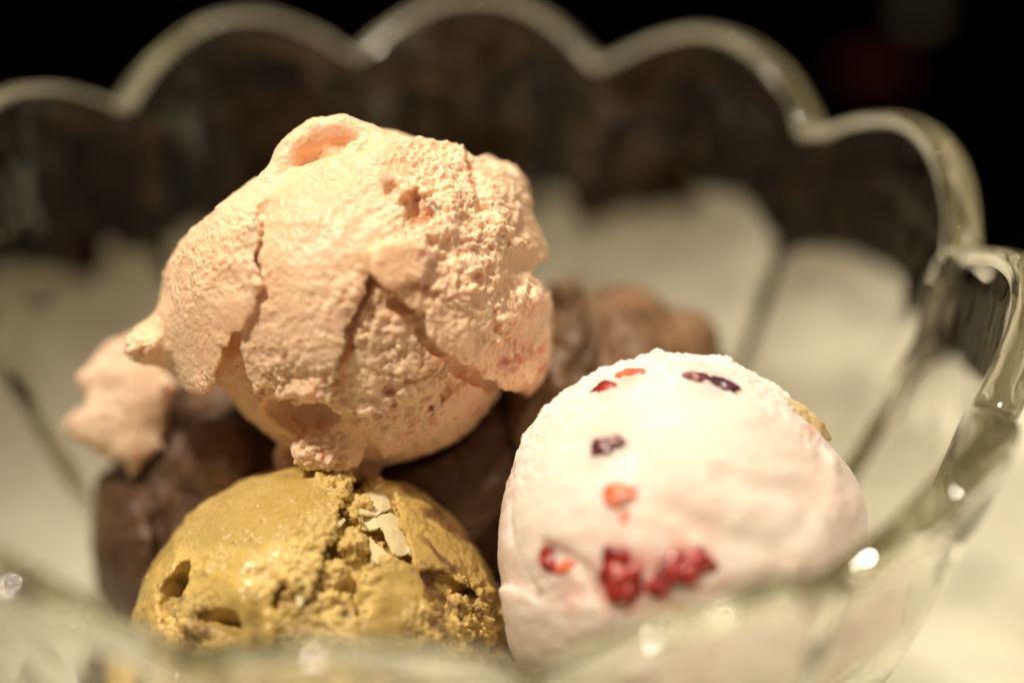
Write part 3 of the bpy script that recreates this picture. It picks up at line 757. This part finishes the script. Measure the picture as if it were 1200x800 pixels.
def build_yogurt():
    fr = FY; L = Lump(fr, 0.75, 0.055); L.F = L.rho - (fr.R - 0.08)
    L.band_noise(lambda P: 0.06 * fbm(P, 0.7, 2, 203))
    L.add_world(lambda P: np.sqrt(((P[..., 0] - fr.c[0] + .1) / 1.0) ** 2 + ((P[..., 1] - fr.c[1] - .6) / 1.0) ** 2 + ((P[..., 2] - fr.c[2] + 2.3) / 1.15) ** 2) - 2.15, 0.5)
    # main skin, its edge seen on the left
    L.layer([(640, 470), (612, 512), (604, 560), (600, 610), (612, 650), (632, 690), (650, 712), (690, 715), (760, 760), (1100, 700), (1060, 500), (900, 390), (760, 380), (690, 430)],
            0.10, 0.05, 2.5, 21, -0.8, 0.12, 0.15)
    # fold along the right
    L.layer([(905, 668), (925, 640), (945, 600), (962, 556), (972, 530), (1010, 540), (1060, 620), (1030, 690), (960, 720)], 0.15, 0.06, 2.5, 22, -1, 0.22, 0.0, tips=((1000, 590, .4, .08),), blend=.14)
    L.layer([(590, 690), (630, 690), (668, 700), (700, 690), (720, 720), (700, 790), (600, 790)], 0.16, 0.09, 3, 23, -.5, 0.14, 0.0)
    L.tube([(606, 560), (600, 612), (622, 668), (648, 700)], 0.02, 0.08, True, 0.12)
    L.tube([(840, 556), (880, 572), (930, 575)], 0.20, 0.06, True, 0.26); L.tube([(790, 600), (850, 632), (900, 640)], 0.20, 0.05, True, 0.28)
    L.tube([(648, 640), (690, 660), (720, 700)], .08, .06, True, .12)
    L.tube([(640, 486), (700, 440), (770, 418), (850, 425), (920, 465)], 0.02, 0.10, False, 0.10)
    L.ball(962, 545, .06, .16, False, .1)
    L.band_noise(lambda P: 0.022 * fbm(P, 1.3, 2, 209))
    L.cut_world(sph(FM, 0.06))
    L.cut_world(lambda P: bowl_inside(P))
    gr = blobs(fr, [(600, 530, 50, .8), (640, 470, 50, .9), (700, 430, 50, 1), (770, 415, 60, 1), (850, 425, 60, .9), (920, 460, 45, .9), (960, 500, 35, .7), (660, 700, 60, .5), (760, 690, 60, .4)])
    def grain(P): return np.clip(gr(P) + 0.05 + 0.14 * fbm(P, 1.6, 2, 221), 0.02, 1)
    def disp(P, N, g):
        a = fbm(P, 6.5, 3, 231, .6); c = worley(P, 13, 233)
        edge = 0.5 + .5 * sstep(fr.R * .78, fr.R * .62, P[:, 2] * 0 + np.hypot(P[:, 0], P[:, 1]))
        st = np.stack([P[:, 0] * 0.5 + P[:, 1] * .3, P[:, 1] * 2.2 - P[:, 0] * .8, P[:, 2]], -1)
        return g * (0.04 * a + 0.045 * (0.5 - c)) + 0.014 * fbm(P, 3.2, 2, 235) + 0.010 * fbm(st, 1.6, 3, 236) + .006 * (.45 - worley(P, 18, 237))
    red = [(712, 463, 14, .6), (740, 446, 20, .7), (732, 592, 18, .7), (660, 655, 20, .6), (735, 675, 42, .9), (795, 668, 46, .9), (690, 690, 26, .55), (942, 508, 8, .9), (830, 690, 22, .45)]
    prp = [(832, 453, 34, .5), (716, 531, 24, .45)]
    def color(P, P2, N, g):
        t = sstep(fbm(P, 0.8, 3, 251), -0.4, 0.5)
        c = lerp((0.76, 0.635, 0.555), (0.80, 0.71, 0.635), t)
        fr_ = sstep(P[:, 2], 0, .5)
        st = np.stack([P[:, 0] * 0.5 + P[:, 1] * .3, P[:, 1] * 2.2 - P[:, 0] * .8, P[:, 2]], -1)
        c = over(c, (0.76, 0.56, 0.49), 0.25 * sstep(fbm(st, 1.1, 3, 255), 0.0, .45)); c = over(c, (0.82, 0.74, 0.68), 0.6 * sstep(fbm(st, 1.4, 3, 256), 0.05, .5))
        # juice bled into the cream round the fruit
        c = over(c, (0.78, 0.26, 0.20), blobs(fr, red)(P) * fr_ * 0.8 * sstep(noise(P, 3, 261), -.5, .3))
        c = over(c, (0.45, 0.30, 0.33), blobs(fr, prp)(P) * fr_ * 0.7 * sstep(noise(P, 3, 262), -.4, .3))
        return c
    o = L.build('berry_scoop', M['yogurt'], disp, color, grain)
    tag(o, 'creamy white ice cream scoop dotted with red and dark berry pieces at the right', 'ice cream scoop', 'ice cream scoops in the bowl')
    B = [('berry_piece', 711, 464, 17, 11, .04, .12, .4, 'red_berry', .15, 'bright crimson berry piece near the top left edge'),
         ('berry_piece', 702, 450, 11, 9, .02, .10, .0, 'orange_berry', .0, None),
         ('berry_piece', 740, 446, 20, 11, .05, .12, .3, 'orange_berry', .15, 'glistening orange red fruit piece at the top'),
         ('berry_piece', 814, 449, 17, 8, .07, .09, -.1, 'dark_berry', .1, None),
         ('berry_piece', 845, 457, 18, 10, .06, .09, -.6, 'dark_berry', .3, 'blackish purple berry skin near the top'),
         ('berry_piece', 716, 531, 22, 13, .04, .11, .25, 'dark_berry', .1, 'dark purple berry fleck above the orange one'),
         ('berry_piece', 731, 587, 20, 15, .05, .12, .1, 'orange_berry', .1, 'small orange red berry piece in the middle'),
         ('berry_piece', 737, 608, 10, 15, .03, .09, .1, 'orange_berry', .0, None),
         ('berry_piece', 652, 656, 12, 19, .03, .12, .3, 'red_berry', .1, None),
         ('berry_piece', 670, 664, 14, 8, .03, .10, .3, 'orange_berry', .0, None),
         ('berry_piece', 734, 673, 25, 34, .05, .17, .1, 'red_berry', .12, 'large dark red berry piece low on the scoop'),
         ('berry_piece', 802, 663, 33, 19, .05, .16, .35, 'red_berry', .2, 'raspberry like cluster low on the scoop'),
         ('berry_piece', 774, 682, 18, 13, .05, .13, .1, 'red_berry', .15, None)]
    for i, (nm, x, y, sx, sy, dr, sz, rot, mt, dp, lab) in enumerate(B):
        b = blob_mesh(nm, fr, x, y, sx, sy, dr + (.03 if mt == 'dark_berry' else .0), sz * .95, rot, 300 + i, M[mt], o, L.o_w, .17, 9, dp)
        if lab: b['label'] = lab
    b = blob_mesh('biscuit_piece', fr, 942, 496, 38, 20, .03, .18, -0.9, 340, M['biscuit'], o, L.o_w, .12, 10, .15)
    b['label'] = 'tan crumbly biscuit piece on the right shoulder'
    return o
yog = build_yogurt()

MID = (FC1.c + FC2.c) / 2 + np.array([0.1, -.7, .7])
def FILL(P): return np.linalg.norm(P - MID, axis=-1) - 1.9  # added lump closing the gap; takes the darker chocolate to deepen its shade
def build_choc(fr, name, label, seed, extra, ca, cb):
    L = Lump(fr, 1.6 if fr is FC1 else .7, 0.075); L.F = L.rho - (fr.R - 0.05)
    L.band_noise(lambda P: 0.26 * fbm(P, 0.55, 2, seed) + 0.18 * (np.abs(noise(P, 1.2, seed + 1)) - .2))
    extra(L)
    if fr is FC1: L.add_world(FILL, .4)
    L.band_noise(lambda P: 0.09 * fbm(P, 1.8, 3, seed + 2))
    for f, e in ((FM, 0.05), (FP, 0.02), (FY, 0.12)): L.cut_world(sph(f, e))
    if fr is FC2: L.cut_world(sph(FC1, 0.12)); L.cut_world(lambda P: FILL(P) - .1)
    L.cut_world(bowl_inside)
    def grain(P): return np.clip(.5 + .6 * fbm(P, 1.2, 2, seed + 5), .1, 1)
    def disp(P, N, g): return g * (.07 * fbm(P, 5, 3, seed + 6) + .05 * (.5 - worley(P, 9, seed + 7)))
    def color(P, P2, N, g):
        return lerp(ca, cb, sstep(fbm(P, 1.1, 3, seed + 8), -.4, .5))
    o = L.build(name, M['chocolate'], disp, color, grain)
    tag(o, label, 'ice cream scoop', 'ice cream scoops in the bowl')
    return o
def ex1(L):
    L.tube([(205, 500), (230, 560), (215, 640)], .05, .16, True, .2); L.ball(260, 540, -.1, .6, False, .25); L.ball(160, 640, -.2, .5, False, .25)
    L.layer([(100, 540), (150, 560), (190, 620), (200, 700), (190, 760), (60, 760), (60, 560)], .16, .1, 1.5, 3, -1, .25, .0, blend=.15)
def ex2(L):
    L.ball(662, 352, -.05, .30, False, .15); L.ball(740, 372, -.35, .55, False, .18); L.ball(800, 400, -.35, .55, False, .18)
    L.tube([(690, 355), (700, 390), (680, 440)], .0, .16, True, .15); L.tube([(770, 370), (785, 410)], .05, .12, True, .15)
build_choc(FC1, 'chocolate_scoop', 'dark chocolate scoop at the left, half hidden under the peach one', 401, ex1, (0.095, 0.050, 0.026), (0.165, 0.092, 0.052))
build_choc(FC2, 'chocolate_scoop', 'brown chocolate scoop at the back between the peach and the white one', 431, ex2, (0.14, 0.075, 0.036), (0.23, 0.135, 0.068))

# ------------------------------------------------------------------ what shows of the dark table behind
def build_wrapper():
    rng = np.random.default_rng(5); n = 26
    U, V_ = np.meshgrid(np.linspace(-1, 1, n), np.linspace(-1, 1, n), indexing='ij')
    P = np.stack([U * 1.5, V_ * 1.0, U * 0], -1)
    Z = 0.55 * np.exp(-(U ** 2 + V_ ** 2) * 1.2) + 0.35 * np.abs(noise(P, 1.1, 3)) + .25 * np.abs(noise(P, 2.5, 4))
    X = 9.1 + U * 0.75 + .25 * noise(P, .8, 5); Y = 23.6 + V_ * 0.6 + .25 * noise(P, .8, 6)
    top = np.stack([X, Y, TABLE - .33 + Z], -1).reshape(-1, 3)
    i = np.arange(n * n).reshape(n, n); Q = np.stack([i[:-1, :-1], i[1:, :-1], i[1:, 1:], i[:-1, 1:]], -1).reshape(-1, 4)
    org = np.array([9, 23.6, TABLE - .35])
    o = link('paper_wrapper', mesh_np('paper_wrapper', (top - org) * CM, Q), M['dark_red'], None, W(org))
    md = o.modifiers.new('thickness', 'SOLIDIFY'); md.thickness = 0.0004
    tag(o, 'small dark red blurred scrap on the black table behind the bowl', 'wrapper')
build_wrapper()
def build_tumbler():
    prof = [(0, .0), (1.9, .0), (2.05, .1), (2.1, .3), (2.3, 3), (2.55, 8), (2.62, 8.1), (2.5, 8.15), (2.42, 8.0), (2.15, 3), (1.9, 1.1), (1.6, .9), (0, .85)]
    c = catmull(np.array(prof, float), 5); c[:, 0] = np.clip(c[:, 0], 0.001, None); na = 64
    A = np.linspace(0, 2 * math.pi, na, endpoint=False)
    V = np.stack([c[:, :1] * np.cos(A), c[:, :1] * np.sin(A), np.repeat(c[:, 1:], na, 1)], -1).reshape(-1, 3)
    i = np.arange(len(c) * na).reshape(len(c), na); j = np.roll(i, -1, 1)
    Q = np.stack([i[:-1], j[:-1], j[1:], i[1:]], -1).reshape(-1, 4)
    o = link('drinking_glass', mesh_np('drinking_glass', V * np.array([.2, .2, 1]) * CM, Q), M['glass'], None, W((10.8, 27.4, TABLE - .33)))
    tag(o, 'slim clear glass far behind, only its base in view at the top right', 'glass')
build_tumbler()
